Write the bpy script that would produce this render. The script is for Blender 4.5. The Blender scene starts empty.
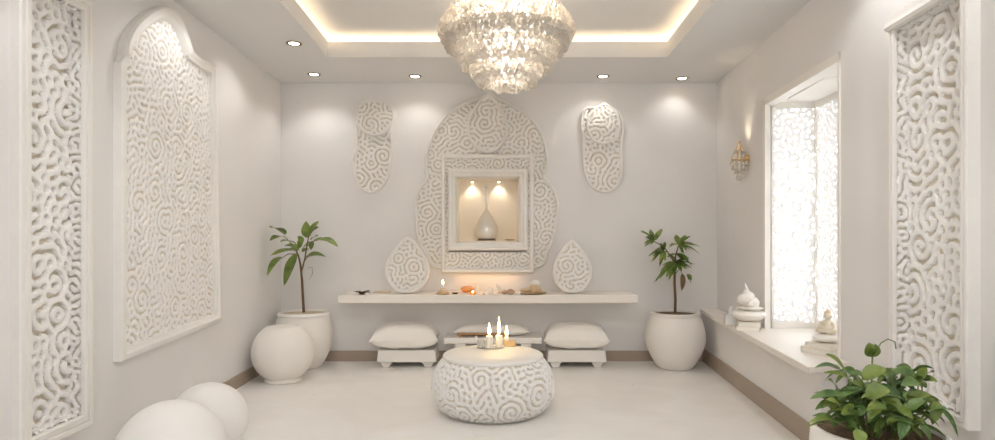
import bpy, math, random
import numpy as np
from mathutils import Vector, Matrix

PI = math.pi
R = math.radians
random.seed(7)
SC = bpy.context.scene
COL = SC.collection

# ------------------------------------------------------------------ camera numbers
F, CX, CY = 620.0, 500.0, 238.0          # focal length and vanishing point in photo pixels
CZ = 1.243                               # eye height
D = 6.27                                 # back wall distance
H = 2.81                                 # lower ceiling


def px(x, y, Y):
    """point seen at pixel (x, y) at depth Y"""
    return Vector(((x - CX) * Y / F, Y, CZ + (CY - y) * Y / F))


def pz(x, y, z):
    """point seen at pixel (x, y) on the level z"""
    Y = (CZ - z) * F / (y - CY)
    return Vector(((x - CX) * Y / F, Y, z))


XL, XR = -219 / F * D, 217 / F * D
TL, TR = 17 / F, 41 / F                  # how the side walls lean in towards the camera
ROT_L = R(90) + math.atan(TL)
ROT_R = -R(90) - math.atan(TR)


def xl(Y): return XL + (D - Y) * TL
def xr(Y): return XR - (D - Y) * TR


# ------------------------------------------------------------------ materials
def lin(c):
    c = [v / 255.0 for v in c]
    return tuple(v / 12.92 if v <= .04045 else ((v + .055) / 1.055) ** 2.4 for v in c) + (1.0,)


def mat(name, rgb, rough=.6, bump=0.0, bscale=60, metal=0.0, trans=0.0, var=0.0, vscale=4, spec=.5, coat=0.0, emit=None, es=0, sss=0.0, var2=None):
    m = bpy.data.materials.new(name)
    m.use_nodes = True
    nt = m.node_tree
    b = nt.nodes['Principled BSDF']
    b.inputs['Base Color'].default_value = lin(rgb)
    b.inputs['Roughness'].default_value = rough
    b.inputs['Metallic'].default_value = metal
    b.inputs['Transmission Weight'].default_value = trans
    b.inputs['Specular IOR Level'].default_value = spec
    b.inputs['Coat Weight'].default_value = coat
    if sss:
        b.inputs['Subsurface Weight'].default_value = sss
        b.inputs['Subsurface Radius'].default_value = (.02, .012, .008)
    if emit:
        b.inputs['Emission Color'].default_value = lin(emit)
        b.inputs['Emission Strength'].default_value = es
    tc = nt.nodes.new('ShaderNodeTexCoord')
    if bump:
        n = nt.nodes.new('ShaderNodeTexNoise')
        n.inputs['Scale'].default_value = bscale
        n.inputs['Detail'].default_value = 6
        bp = nt.nodes.new('ShaderNodeBump')
        bp.inputs['Strength'].default_value = bump
        bp.inputs['Distance'].default_value = .01
        nt.links.new(tc.outputs['Object'], n.inputs['Vector'])
        nt.links.new(n.outputs['Fac'], bp.inputs['Height'])
        nt.links.new(bp.outputs['Normal'], b.inputs['Normal'])
    if var or var2:
        n = nt.nodes.new('ShaderNodeTexNoise')
        n.inputs['Scale'].default_value = vscale
        n.inputs['Detail'].default_value = 5
        r = nt.nodes.new('ShaderNodeValToRGB')
        c = lin(rgb)
        c2 = lin(var2) if var2 else tuple(v * (1 - var) for v in c[:3]) + (1,)
        r.color_ramp.elements[0].position = .35
        r.color_ramp.elements[1].position = .65
        r.color_ramp.elements[0].color = c2
        r.color_ramp.elements[1].color = c
        nt.links.new(tc.outputs['Object'], n.inputs['Vector'])
        nt.links.new(n.outputs['Fac'], r.inputs['Fac'])
        nt.links.new(r.outputs['Color'], b.inputs['Base Color'])
    return m


def emission(name, rgb, s):
    m = bpy.data.materials.new(name)
    m.use_nodes = True
    nt = m.node_tree
    nt.nodes.remove(nt.nodes['Principled BSDF'])
    e = nt.nodes.new('ShaderNodeEmission')
    e.inputs['Color'].default_value = lin(rgb)
    e.inputs['Strength'].default_value = s
    nt.links.new(e.outputs[0], nt.nodes['Material Output'].inputs['Surface'])
    return m


M_WALL = mat('warm_plaster', (234, 231, 228), .7, bump=.03, bscale=90, var=.03, vscale=1.5, spec=.3)
M_CEIL = mat('ceiling_paint', (229, 227, 224), .8, spec=.2)
M_TRIM = mat('taupe_skirting', (172, 156, 139), .45, var=.05)
M_WHITE = mat('white_paint', (240, 236, 229), .5, bump=.03, bscale=120)
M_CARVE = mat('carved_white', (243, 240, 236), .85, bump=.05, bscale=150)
M_GROUND_SHADE = mat('carved_ground_shade', (222, 212, 194), .75, var=.1, vscale=15)  # beige that paints shade into the hollows of the carving
M_MOULD = mat('moulding_white', (240, 236, 230), .7, bump=.12, bscale=45, var=.03, vscale=12)
M_SHELF = mat('shelf_white', (240, 233, 224), .4)
M_POT = mat('matt_white_clay', (243, 238, 231), .6, bump=.03, bscale=40, var=.03, vscale=3)
M_BALL = mat('matt_white_plaster', (243, 239, 234), .6, bump=.02, bscale=60)
M_SOIL = mat('soil', (120, 95, 70), .9, bump=.5, bscale=90, var=.3, vscale=30)
M_SOIL_TAN = mat('sandy_soil', (205, 190, 168), .9, bump=.4, bscale=90, var=.15, vscale=20)
M_LEAF = mat('leaf_green', (138, 154, 74), .42, var2=(82, 108, 44), vscale=9, bump=.05, bscale=60)
M_LEAF2 = mat('leaf_dark_green', (112, 140, 74), .35, var2=(62, 92, 42), vscale=11, bump=.05, bscale=50)
M_BROWN_LEAF = mat('leaf_brown', (128, 100, 62), .6, var=.3, vscale=25)
M_STEM = mat('brown_stem', (118, 92, 66), .8, bump=.4, bscale=80, var=.2, vscale=25)
M_GSTEM = mat('green_stem', (110, 128, 62), .6, var=.15, vscale=20)
M_FABRIC = mat('cream_linen', (248, 244, 237), .85, bump=.12, bscale=220)
M_BRASS = mat('brass', (214, 184, 136), .3, metal=1.0, bump=.05, bscale=50)
M_DARKBRASS = mat('dark_bronze', (120, 95, 60), .35, metal=1.0)
M_SILVER = mat('silver', (232, 225, 214), .25, metal=.4, bump=.25, bscale=14)
M_WAX = mat('candle_wax', (250, 242, 226), .5)
M_FROST = mat('pale_glass', (254, 253, 251), .25, trans=.2)
M_CERAM = mat('white_ceramic', (243, 238, 230), .3, bump=.05, bscale=25)
M_BOOK = mat('book_cloth', (236, 227, 212), .7, bump=.05, bscale=150)
M_PAGES = mat('book_pages', (244, 240, 230), .8, bump=.3, bscale=200)
M_WOOD = mat('honey_wood', (186, 140, 92), .45, var=.2, vscale=18)
M_SHELL = mat('beige_shell', (222, 196, 160), .45, bump=.3, bscale=40, var=.15, vscale=22)
M_STONE = mat('pinkish_stone', (196, 160, 136), .5, bump=.15, bscale=40, var=.12, vscale=30)
M_DARK = mat('dried_brown', (98, 68, 48), .7, bump=.3, bscale=60, var=.3, vscale=40)
M_AMBER = mat('amber_glass', (228, 168, 104), .2, trans=.4, emit=(255, 160, 70), es=.08)
M_GLASS = mat('clear_glass', (252, 251, 249), .08, trans=.7)
M_FLAME = emission('candle_flame', (255, 214, 140), 22)
M_LAMP = emission('lamp_lens', (255, 238, 210), 9)
M_LED = emission('warm_led_strip', (255, 228, 190), 11)
M_BULB = emission('chandelier_bulb', (255, 226, 180), 7)


def jali_mat():
    m = bpy.data.materials.new('white_translucent_lattice')
    m.use_nodes = True
    nt = m.node_tree
    b = nt.nodes['Principled BSDF']
    b.inputs['Base Color'].default_value = lin((248, 247, 245))
    b.inputs['Roughness'].default_value = .5
    t = nt.nodes.new('ShaderNodeBsdfTranslucent')
    t.inputs['Color'].default_value = lin((248, 247, 245))
    mx = nt.nodes.new('ShaderNodeMixShader')
    mx.inputs[0].default_value = .14
    nt.links.new(b.outputs[0], mx.inputs[1])
    nt.links.new(t.outputs[0], mx.inputs[2])
    nt.links.new(mx.outputs[0], nt.nodes['Material Output'].inputs['Surface'])
    return m


def floor_mat():
    m = mat('polished_limestone', (226, 216, 202), .3, spec=.5)
    nt = m.node_tree
    b = nt.nodes['Principled BSDF']
    tc = nt.nodes.new('ShaderNodeTexCoord')
    n = nt.nodes.new('ShaderNodeTexNoise'); n.inputs['Scale'].default_value = 1.6; n.inputs['Detail'].default_value = 9; n.inputs['Roughness'].default_value = .62
    n.inputs['Distortion'].default_value = 1.2
    r = nt.nodes.new('ShaderNodeValToRGB')
    r.color_ramp.elements[0].position = .3; r.color_ramp.elements[0].color = lin((240, 236, 230))
    r.color_ramp.elements[1].position = .7; r.color_ramp.elements[1].color = lin((249, 247, 243))
    n2 = nt.nodes.new('ShaderNodeTexNoise'); n2.inputs['Scale'].default_value = 5; n2.inputs['Detail'].default_value = 4
    mr = nt.nodes.new('ShaderNodeMapRange')
    mr.inputs['To Min'].default_value = .22; mr.inputs['To Max'].default_value = .42
    nt.links.new(tc.outputs['Object'], n.inputs['Vector'])
    nt.links.new(tc.outputs['Object'], n2.inputs['Vector'])
    nt.links.new(n.outputs['Fac'], r.inputs['Fac'])
    nt.links.new(r.outputs['Color'], b.inputs['Base Color'])
    nt.links.new(n2.outputs['Fac'], mr.inputs['Value'])
    nt.links.new(mr.outputs['Result'], b.inputs['Roughness'])
    return m


def crystal_mat():
    m = mat('crystal', (255, 251, 244), .06, trans=.9, spec=.6)
    nt = m.node_tree
    b = nt.nodes['Principled BSDF']
    t = nt.nodes.new('ShaderNodeBsdfTranslucent'); t.inputs['Color'].default_value = lin((255, 248, 238))
    d = nt.nodes.new('ShaderNodeBsdfDiffuse'); d.inputs['Color'].default_value = lin((255, 250, 242))
    m1 = nt.nodes.new('ShaderNodeMixShader'); m1.inputs[0].default_value = .5
    m2 = nt.nodes.new('ShaderNodeMixShader'); m2.inputs[0].default_value = .4
    nt.links.new(d.outputs[0], m1.inputs[1]); nt.links.new(t.outputs[0], m1.inputs[2])
    nt.links.new(b.outputs[0], m2.inputs[1]); nt.links.new(m1.outputs[0], m2.inputs[2])
    nt.links.new(m2.outputs[0], nt.nodes['Material Output'].inputs['Surface'])
    return m


M_CRYSTAL = crystal_mat()
M_JALI = jali_mat()
M_FLOOR = floor_mat()


# ------------------------------------------------------------------ mesh helpers
class MB:
    def __init__(s):
        s.v, s.f, s.mi = [], [], []

    def add(s, vs, fs, mi=0):
        o = len(s.v)
        s.v += [tuple(p) for p in vs]
        s.f += [tuple(i + o for i in f) for f in fs]
        s.mi += [mi] * len(fs)
        return s

    def box(s, x0, x1, y0, y1, z0, z1, mi=0, taper=0.0):
        t = taper
        vs = [(x0 + t, y0 + t, z0), (x1 - t, y0 + t, z0), (x1 - t, y1 - t, z0), (x0 + t, y1 - t, z0), (x0, y0, z1), (x1, y0, z1), (x1, y1, z1), (x0, y1, z1)]
        return s.add(vs, [(0, 3, 2, 1), (4, 5, 6, 7), (0, 1, 5, 4), (1, 2, 6, 5), (2, 3, 7, 6), (3, 0, 4, 7)], mi)

    def prism(s, poly, z0, z1, mi=0):
        n = len(poly)
        a = sum(poly[i][0] * poly[(i + 1) % n][1] - poly[(i + 1) % n][0] * poly[i][1] for i in range(n))
        if a < 0: poly = poly[::-1]
        vs = [(x, y, z0) for x, y in poly] + [(x, y, z1) for x, y in poly]
        fs = [tuple(range(n - 1, -1, -1)), tuple(range(n, 2 * n))] + [(i, (i + 1) % n, n + (i + 1) % n, n + i) for i in range(n)]
        return s.add(vs, fs, mi)

    def lathe(s, prof, seg=40, c=(0, 0, 0), mi=0, rfun=None, sx=1, sy=1):
        vs, fs = [], []
        for r, z in prof:
            for k in range(seg):
                a = 2 * PI * k / seg
                rr = r * (rfun(a, z) if rfun else 1)
                vs.append((c[0] + rr * math.cos(a) * sx, c[1] + rr * math.sin(a) * sy, c[2] + z))
        n = len(prof)
        for i in range(n - 1):
            for k in range(seg):
                fs.append((i * seg + k, i * seg + (k + 1) % seg, (i + 1) * seg + (k + 1) % seg, (i + 1) * seg + k))
        fs.append(tuple(range(seg - 1, -1, -1)))
        fs.append(tuple((n - 1) * seg + k for k in range(seg)))
        return s.add(vs, fs, mi)

    def tube(s, pts, r, seg=8, mi=0):
        pts = [Vector(p) for p in pts]
        n = len(pts)
        rs = r if isinstance(r, (list, tuple)) else [r] * n
        vs, fs = [], []
        prev = None
        for i, p in enumerate(pts):
            t = (pts[min(i + 1, n - 1)] - pts[max(i - 1, 0)]).normalized()
            ref = prev if prev is not None else (Vector((0, 0, 1)) if abs(t.z) < .9 else Vector((1, 0, 0)))
            b = (ref - t * ref.dot(t)).normalized()
            prev = b
            c = t.cross(b)
            for k in range(seg):
                a = 2 * PI * k / seg
                vs.append(p + (b * math.cos(a) + c * math.sin(a)) * rs[i])
        for i in range(n - 1):
            for k in range(seg):
                fs.append((i * seg + k, i * seg + (k + 1) % seg, (i + 1) * seg + (k + 1) % seg, (i + 1) * seg + k))
        fs.append(tuple(range(seg - 1, -1, -1)))
        fs.append(tuple((n - 1) * seg + k for k in range(seg)))
        return s.add(vs, fs, mi)

    def blob(s, c, rx, ry, rz, seg=20, rings=12, mi=0, lump=0.0, seed=0):
        rnd = random.Random(seed)
        ph = [rnd.uniform(0, 6) for _ in range(4)]
        vs, fs = [], []
        for i in range(rings + 1):
            th = PI * i / rings
            for k in range(seg):
                a = 2 * PI * k / seg
                q = 1 + lump * (math.sin(3 * a + ph[0]) * math.sin(2 * th + ph[1]) + .6 * math.sin(5 * a + ph[2]) * math.sin(4 * th + ph[3]))
                vs.append((c[0] + rx * q * math.sin(th) * math.cos(a), c[1] + ry * q * math.sin(th) * math.sin(a), c[2] - rz * q * math.cos(th)))
        for i in range(rings):
            for k in range(seg):
                fs.append((i * seg + k, i * seg + (k + 1) % seg, (i + 1) * seg + (k + 1) % seg, (i + 1) * seg + k))
        return s.add(vs, fs, mi)

    def leaf(s, base, tip, width, up=(0, 0, 1), arch=.15, fold=.25, seg=8, belly=.4, mi=0, roll=0.0):
        base, tip = Vector(base), Vector(tip)
        L = (tip - base).length
        upv = Vector(up)
        ctrl = (base + tip) / 2 + upv * arch * L
        vs, fs = [], []
        for i in range(seg + 1):
            t = i / seg
            p = base * (1 - t) ** 2 + ctrl * 2 * t * (1 - t) + tip * t * t
            tg = ((ctrl - base) * (1 - t) + (tip - ctrl) * t).normalized()
            side = tg.cross(upv)
            if side.length < .15: side = tg.cross(Vector((0, -1, .2)))
            side.normalize()
            nrm = side.cross(tg).normalized()
            if roll:
                q = Matrix.Rotation(roll, 3, tg)
                side, nrm = q @ side, q @ nrm
            e = math.log(.5) / math.log(belly)
            w = width * .5 * math.sin(PI * (t ** e)) ** .8 + .0006
            for u in (-1, -.5, 0, .5, 1):
                vs.append(p + side * (u * w) + nrm * (abs(u) * w * fold + .04 * w * math.sin(9 * t + 3 * u)))
        for i in range(seg):
            for k in range(4):
                fs.append((i * 5 + k, i * 5 + k + 1, (i + 1) * 5 + k + 1, (i + 1) * 5 + k))
        return s.add(vs, fs, mi)

    def sweep(s, path, prof, mi=0, closed=True):
        """path: 2-D outline in the (u, v) plane of a panel; prof: (outward offset, height) pairs. Panel space: x=u, y=-height, z=v."""
        P = [Vector((p[0], p[1])) for p in path]
        n = len(P)
        area = sum(P[i].x * P[(i + 1) % n].y - P[(i + 1) % n].x * P[i].y for i in range(n))
        sg = 1 if area > 0 else -1
        vs, fs = [], []
        m = len(prof)
        for i in range(n):
            d1 = (P[i] - P[i - 1]).normalized() if (closed or i > 0) else (P[1] - P[0]).normalized()
            d2 = (P[(i + 1) % n] - P[i]).normalized() if (closed or i < n - 1) else d1
            n1, n2 = Vector((d1.y, -d1.x)) * sg, Vector((d2.y, -d2.x)) * sg
            nn = (n1 + n2) / max(.35, 1 + n1.dot(n2))
            for o, h in prof:
                q = P[i] + nn * o
                vs.append((q.x, -h, q.y))
        for i in range(n if closed else n - 1):
            j = (i + 1) % n
            for k in range(m):
                l = (k + 1) % m
                fs.append((i * m + k, j * m + k, j * m + l, i * m + l) if sg > 0 else (i * m + k, i * m + l, j * m + l, j * m + k))
        return s.add(vs, fs, mi)


def obj(name, mb, material, parent=None, smooth=40, loc=None, rotz=0.0, bevel=0.0):
    me = bpy.data.meshes.new(name)
    me.from_pydata(mb.v, [], mb.f)
    mats = material if isinstance(material, (list, tuple)) else [material]
    for m in mats: me.materials.append(m)
    if len(mats) > 1:
        me.polygons.foreach_set('material_index', np.array(mb.mi, dtype=np.int32))
    finish(me, smooth)
    o = bpy.data.objects.new(name, me)
    COL.objects.link(o)
    if parent: o.parent = parent
    if loc is not None: o.location = loc
    if rotz: o.rotation_euler = (0, 0, rotz)
    if bevel:
        b = o.modifiers.new('bevel', 'BEVEL'); b.width = bevel; b.segments = 3; b.limit_method = 'ANGLE'; b.angle_limit = R(40)
    return o


def finish(me, smooth):
    me.validate()
    me.update()
    if smooth:
        me.polygons.foreach_set('use_smooth', np.ones(len(me.polygons), dtype=bool))
        me.set_sharp_from_angle(angle=R(smooth))
    me.update()


def tag(o, label, cat, group=None):
    o['label'] = label; o['category'] = cat
    if group: o['group'] = group
    return o


def thing(name, label, cat, loc=(0, 0, 0), rotz=0.0, group=None):
    o = bpy.data.objects.new(name, None)
    o.empty_display_size = .1
    COL.objects.link(o)
    o.location = loc; o.rotation_euler = (0, 0, rotz)
    return tag(o, label, cat, group)


def struct(name, mb, m, loc=None, rotz=0.0, smooth=30, bevel=0.0):
    o = obj(name, mb, m, None, smooth, loc, rotz, bevel)
    o['kind'] = 'structure'
    return o


def lamp(name, kind, energy, loc, color=(1, .9, .76), parent=None, size=.03, **kw):
    l = bpy.data.lights.new(name, kind)
    l.energy = energy
    l.color = color
    if kind in ('POINT', 'SPOT'): l.shadow_soft_size = size
    for k, v in kw.items(): setattr(l, k, v)
    o = bpy.data.objects.new(name, l)
    COL.objects.link(o)
    o.location = loc
    if parent: o.parent = parent
    return o


def aim(o, d):
    o.rotation_euler = Vector(d).to_track_quat('-Z', 'Y').to_euler()


# ------------------------------------------------------------------ carved arabesque relief
def carve(shape, lam, seed, swirl=1.0, bias=.25):
    """curling worm-like arabesque: scrolls and noise grown into bands of one width. lam: band spacing in cells; returns -1 .. 1"""
    rnd = np.random.RandomState(seed)
    nv, nu = shape
    x = rnd.normal(0, .55, shape)
    jv, iu = np.mgrid[0:nv, 0:nu].astype(float)
    for _ in range(int(nu * nv / (lam * 3.0) ** 2 * swirl) + 1):
        cu, cv = rnd.uniform(0, nu), rnd.uniform(0, nv)
        du, dv = iu - cu, jv - cv
        r = np.hypot(du, dv)
        x += 1.5 * np.exp(-(r / (lam * rnd.uniform(1.0, 1.7))) ** 2) * np.cos(2 * PI * r / lam + rnd.choice([-1, 0, 1, 2]) * np.arctan2(dv, du) + rnd.uniform(0, 6.28))
    k = np.hypot(np.fft.fftfreq(nv)[:, None], np.fft.fftfreq(nu)[None, :]) * lam
    G = np.exp(-((k - 1) / .5) ** 2)
    for it in range(9):
        x = np.real(np.fft.ifft2(np.fft.fft2(x) * G))
        x /= x.std() + 1e-9
        x = np.tanh(1.3 * (x + bias))
    x = np.real(np.fft.ifft2(np.fft.fft2(x) * np.exp(-(k / 2.1) ** 4)))
    return x


def inside(U, V, poly):
    r = np.zeros(U.shape, bool)
    n = len(poly)
    for i in range(n):
        x1, y1 = poly[i]; x2, y2 = poly[(i + 1) % n]
        if y1 == y2: continue
        c = ((y1 > V) != (y2 > V)) & (U < (x2 - x1) * (V - y1) / (y2 - y1) + x1)
        r ^= c
    return r


def relief(name, parent, poly, cell, depth, seed, res=None, base=0.0, swirl=.3, bias=.22, mapf=None, hole=None, through=False, mats=None, bulge=None, fine=1, sharp=False):
    """carved panel filling the outline POLY; ribbons stand DEPTH above BASE. hole: an outline left out"""
    xs, ys = [p[0] for p in poly], [p[1] for p in poly]
    res = cell / (8 * fine)
    nu, nv = int((max(xs) - min(xs)) / res) + 1, int((max(ys) - min(ys)) / res) + 1
    u, v = np.linspace(min(xs), max(xs), nu + 1), np.linspace(min(ys), max(ys), nv + 1)
    U, V = np.meshgrid(u, v)
    x = carve(U.shape, cell / res, seed, swirl, bias)
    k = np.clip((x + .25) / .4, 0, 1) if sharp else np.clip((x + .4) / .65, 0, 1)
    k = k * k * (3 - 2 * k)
    rib = k * (.9 + .1 * np.clip(x, 0, 1)) if sharp else k
    h = base + depth * rib
    if bulge is not None: h = h + bulge(U, V)
    uc, vc = (U[:-1, :-1] + U[1:, 1:]) / 2, (V[:-1, :-1] + V[1:, 1:]) / 2
    keep = inside(uc, vc, poly)
    if hole is not None: keep &= ~inside(uc, vc, hole)
    kc = (k[:-1, :-1] + k[1:, 1:] + k[:-1, 1:] + k[1:, :-1]) / 4
    if through: keep &= kc > .35
    jj, ii = np.nonzero(keep)
    w = nu + 1
    a = jj * w + ii
    F4 = np.stack([a, a + 1, a + w + 1, a + w], 1)
    used, inv = np.unique(F4.ravel(), return_inverse=True)
    F4 = inv.reshape(-1, 4)
    if mapf: P = mapf(U.ravel()[used], V.ravel()[used], h.ravel()[used])
    else: P = np.stack([U.ravel()[used], -h.ravel()[used], V.ravel()[used]], 1)
    me = bpy.data.meshes.new(name)
    me.vertices.add(len(P)); me.vertices.foreach_set('co', P.astype(np.float32).ravel())
    me.loops.add(F4.size); me.loops.foreach_set('vertex_index', F4.ravel().astype(np.int32))
    me.polygons.add(len(F4))
    me.polygons.foreach_set('loop_start', np.arange(0, F4.size, 4, dtype=np.int32))
    for m in (mats or [M_CARVE, M_GROUND_SHADE]): me.materials.append(m)
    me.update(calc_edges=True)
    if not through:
        me.polygons.foreach_set('material_index', (kc[jj, ii] < .3).astype(np.int32))  # lowest faces take the painted shade tone
    me.polygons.foreach_set('use_smooth', np.ones(len(F4), bool))
    me.update()
    o = bpy.data.objects.new(name, me)
    COL.objects.link(o)
    if parent: o.parent = parent
    if through:
        s = o.modifiers.new('solidify', 'SOLIDIFY'); s.thickness = depth; s.offset = 0
    return o


def smooth_path(pts, n=8, closed=True):
    """Catmull-Rom through 2-D points"""
    out = []
    N = len(pts)
    for i in range(N if closed else N - 1):
        p = [Vector(pts[(i + k - 1) % N] if closed else pts[max(0, min(N - 1, i + k - 1))]) for k in range(4)]
        for j in range(n):
            t = j / n
            q = .5 * ((2 * p[1]) + (-p[0] + p[2]) * t + (2 * p[0] - 5 * p[1] + 4 * p[2] - p[3]) * t * t + (-p[0] + 3 * p[1] - 3 * p[2] + p[3]) * t ** 3)
            out.append((q.x, q.y))
    if not closed: out.append(tuple(pts[-1]))
    return out


def rect(u0, u1, v0, v1): return [(u0, v0), (u1, v0), (u1, v1), (u0, v1)]


# wall frames: local x runs along the wall (to the viewer's right), y into the wall, z up
def wall_uv_left(x, y, t=0.0):
    """pixel -> (u, v) on the side wall at the viewer's left, t in front of it; u counts from the back corner (negative towards the camera)"""
    # line X = XL + t' + (D-Y)*TL ; X = (x-CX)*Y/F
    t = t * math.sqrt(1 + TL * TL)
    Y = (XL + t + D * TL) / ((x - CX) / F + TL)
    return ((Y - D) * math.sqrt(1 + TL * TL), CZ + (CY - y) * Y / F)


def wall_uv_right(x, y, t=0.0):
    t = t * math.sqrt(1 + TR * TR)
    Y = (XR - t - D * TR) / ((x - CX) / F - TR)
    return ((D - Y) * math.sqrt(1 + TR * TR), CZ + (CY - y) * Y / F)


def wall_uv_back(x, y, t=0.0):
    p = px(x, y, D - t)
    return (p.x, p.z)


ORG_L, ORG_R, ORG_B = (XL, D, 0), (XR, D, 0), (0, D, 0)


def at_left(u, v): return Vector((XL - TL * u / math.sqrt(1 + TL * TL), D + u / math.sqrt(1 + TL * TL), v))
def at_right(u, v): return Vector((XR - TR * u / math.sqrt(1 + TR * TR), D - u / math.sqrt(1 + TR * TR), v))


# ================================================================== THE SETTING
YB = -1.6                                   # end of the room behind the camera
ZT = H + .19                                   # upper ceiling of the tray
struct('floor', MB().box(-2.6, 2.9, YB - .1, D + .3, -.1, 0), M_FLOOR)

# back wall with the niche opening
n_a, n_b = wall_uv_back(457, 242), wall_uv_back(519, 178)
NX0, NZ0, NX1, NZ1 = n_a[0], n_a[1], n_b[0], n_b[1]
w = MB()
w.box(-2.6, NX0, D, D + .3, 0, 3.2); w.box(NX1, 2.9, D, D + .3, 0, 3.2)
w.box(NX0, NX1, D, D + .3, 0, NZ0); w.box(NX0, NX1, D, D + .3, NZ1, 3.2)
struct('wall_back', w, M_WALL)

LW = 8.2
PR_L, PR_R, FR_L, FR_R, REC_L, REC_R = .042, .055, .07, .045, .05, .03
uR, vB = wall_uv_left(93.5, 425, PR_L)
uL = wall_uv_left(20.5, 400, PR_L)[0]
vT = wall_uv_left(93.5, 2, PR_L)[1]
uR2, vB2 = wall_uv_right(967, 431, PR_R)
uL2, vT2 = wall_uv_right(888, 22, PR_R)
def pocket(m, a, b, x0, x1, z0, z1, rec, th):
    """wall from x=a to b with a shallow pocket"""
    m.box(a, x0, 0, th, 0, 3.2); m.box(x1, b, 0, th, 0, 3.2)
    m.box(x0, x1, 0, th, 0, z0); m.box(x0, x1, 0, th, z1, 3.2)
    m.box(x0, x1, rec, th, z0, z1)
struct('wall_left', (lambda m: (pocket(m, -LW, .3, uL + FR_L, uR - FR_L, vB + FR_L, vT - FR_L, REC_L, .15), m)[1])(MB()), M_WALL, ORG_L, ROT_L)

# right wall with the bay window opening (local x counts from the back corner towards the camera)
W0 = wall_uv_right(764, 100)[0]; W1 = wall_uv_right(841, 52)[0]
WZ1 = CZ + 1.105
LZ = CZ - .715                              # top of the ledge
w = MB()
WT = .05
w.box(-.3, W0, 0, WT, 0, 3.2); pocket(w, W1, LW, uL2 + FR_R, uR2 - FR_R, vB2 + FR_R, vT2 - FR_R, REC_R, WT)
w.box(W0, W1, 0, WT, 0, LZ - .05); w.box(W0, W1, 0, WT, WZ1, 3.2)
struct('wall_right', w, M_WALL, ORG_R, ROT_R)

# wall behind the camera, with an opening added to let in fill daylight
w = MB()
w.box(-2.6, -.4, YB - .12, YB, 0, 3.2); w.box(.4, 2.6, YB - .12, YB, 0, 3.2)
w.box(-.4, .4, YB - .12, YB, 2.5, 3.2); w.box(-.4, .4, YB - .12, YB, 0, 1.1)
struct('wall_front', w, M_WALL)

# ceiling with a stepped tray
tb = [px(328, 57, 5.37).x, px(667, 57, 5.37).x]
Yn = .9
TYB = 5.37
def tx(side, Y): return tb[side] * (1 - .062 * (TYB - Y) / TYB * 1.6)
c = MB()
hole = [(tx(0, TYB), TYB), (tx(1, TYB), TYB), (tx(1, Yn), Yn), (tx(0, Yn), Yn)]
c.prism([(-2.6, D + .2), (2.9, D + .2), (2.9, TYB), (-2.6, TYB)], H, H + .03)
c.prism([(-2.6, Yn), (2.9, Yn), (2.9, YB - .1), (-2.6, YB - .1)], H, H + .03)
c.prism([(-2.6, TYB), hole[0], hole[3], (-2.6, Yn)], H, H + .03)
c.prism([hole[1], (2.9, TYB), (2.9, Yn), hole[2]], H, H + .03)
g = .34
outer = [(hole[0][0] - g, TYB + g), (hole[1][0] + g, TYB + g), (hole[2][0] + g, Yn - g), (hole[3][0] - g, Yn - g)]
c.prism(outer, ZT, ZT + .03)
for i in range(4):
    a, b = Vector(hole[i]), Vector(hole[(i + 1) % 4])
    oa, ob = Vector(outer[i]), Vector(outer[(i + 1) % 4])
    ia, ib = a + (oa - a) * .05, b + (ob - b) * .05
    c.prism([tuple(a), tuple(b), tuple(ib), tuple(ia)], H + .03, H + .135)           # upstand of the tray
    oa2, ob2 = oa + (oa - a) * .06, ob + (ob - b) * .06
    c.prism([tuple(oa), tuple(ob), tuple(ob2), tuple(oa2)], H + .02, ZT + .03)   # outer side of the cove
struct('ceiling', c, M_CEIL, smooth=0)
c = MB()
for i in range(4):
    a, b = Vector(hole[i]), Vector(hole[(i + 1) % 4])
    oa, ob = Vector(outer[i]), Vector(outer[(i + 1) % 4])
    p = [a + (oa - a) * .7, b + (ob - b) * .7, b + (ob - b) * .85, a + (oa - a) * .85]
    c.prism([tuple(q) for q in p], H + .04, H + .055)
struct('trim_1', c, M_LED, smooth=0)

# baseboards
bh = .105
struct('baseboard_back', MB().box(XL, 2.06, D - .014, D, 0, bh), M_TRIM)
struct('baseboard_left', MB().box(-LW + .4, 0, -.014, 0, 0, bh), M_TRIM, ORG_L, ROT_L)

# the ledge along the right wall and the plinth under it
LB = (px(700, 300, D).x, D)
p_ = pz(808, 367, LZ)
LFc = (p_.x, p_.y)
wl = lambda Y: (xr(Y) - .002, Y)
plin = [(2.053, D), (1.845, 3.56), wl(3.62), (xr(D), D)]
struct('wall_plinth', MB().prism(plin, 0, LZ - .04), M_WALL)
pb = [(2.053 - .014, D - .001), (1.845 - .014, 3.55), (1.845, 3.55), (2.053, D - .001)]
struct('baseboard_right', MB().prism(pb, 0, bh + .03), M_TRIM)
BD = .40                                    # depth of the bay
qa, qb = at_right(W0, 0), at_right(W1, 0)
nx, ny = math.cos(ROT_R + PI / 2), math.sin(ROT_R + PI / 2)
off = lambda p, d: (p.x + nx * d, p.y + ny * d)
led = [LB, LFc, wl(3.57), off(qb, -.002), off(qb, BD), off(qa, BD), off(qa, -.002), (xr(D) - .002, D)]
struct('windowsill_ledge', MB().prism(led, LZ - .042, LZ), M_SHELF, bevel=.004)

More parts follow.
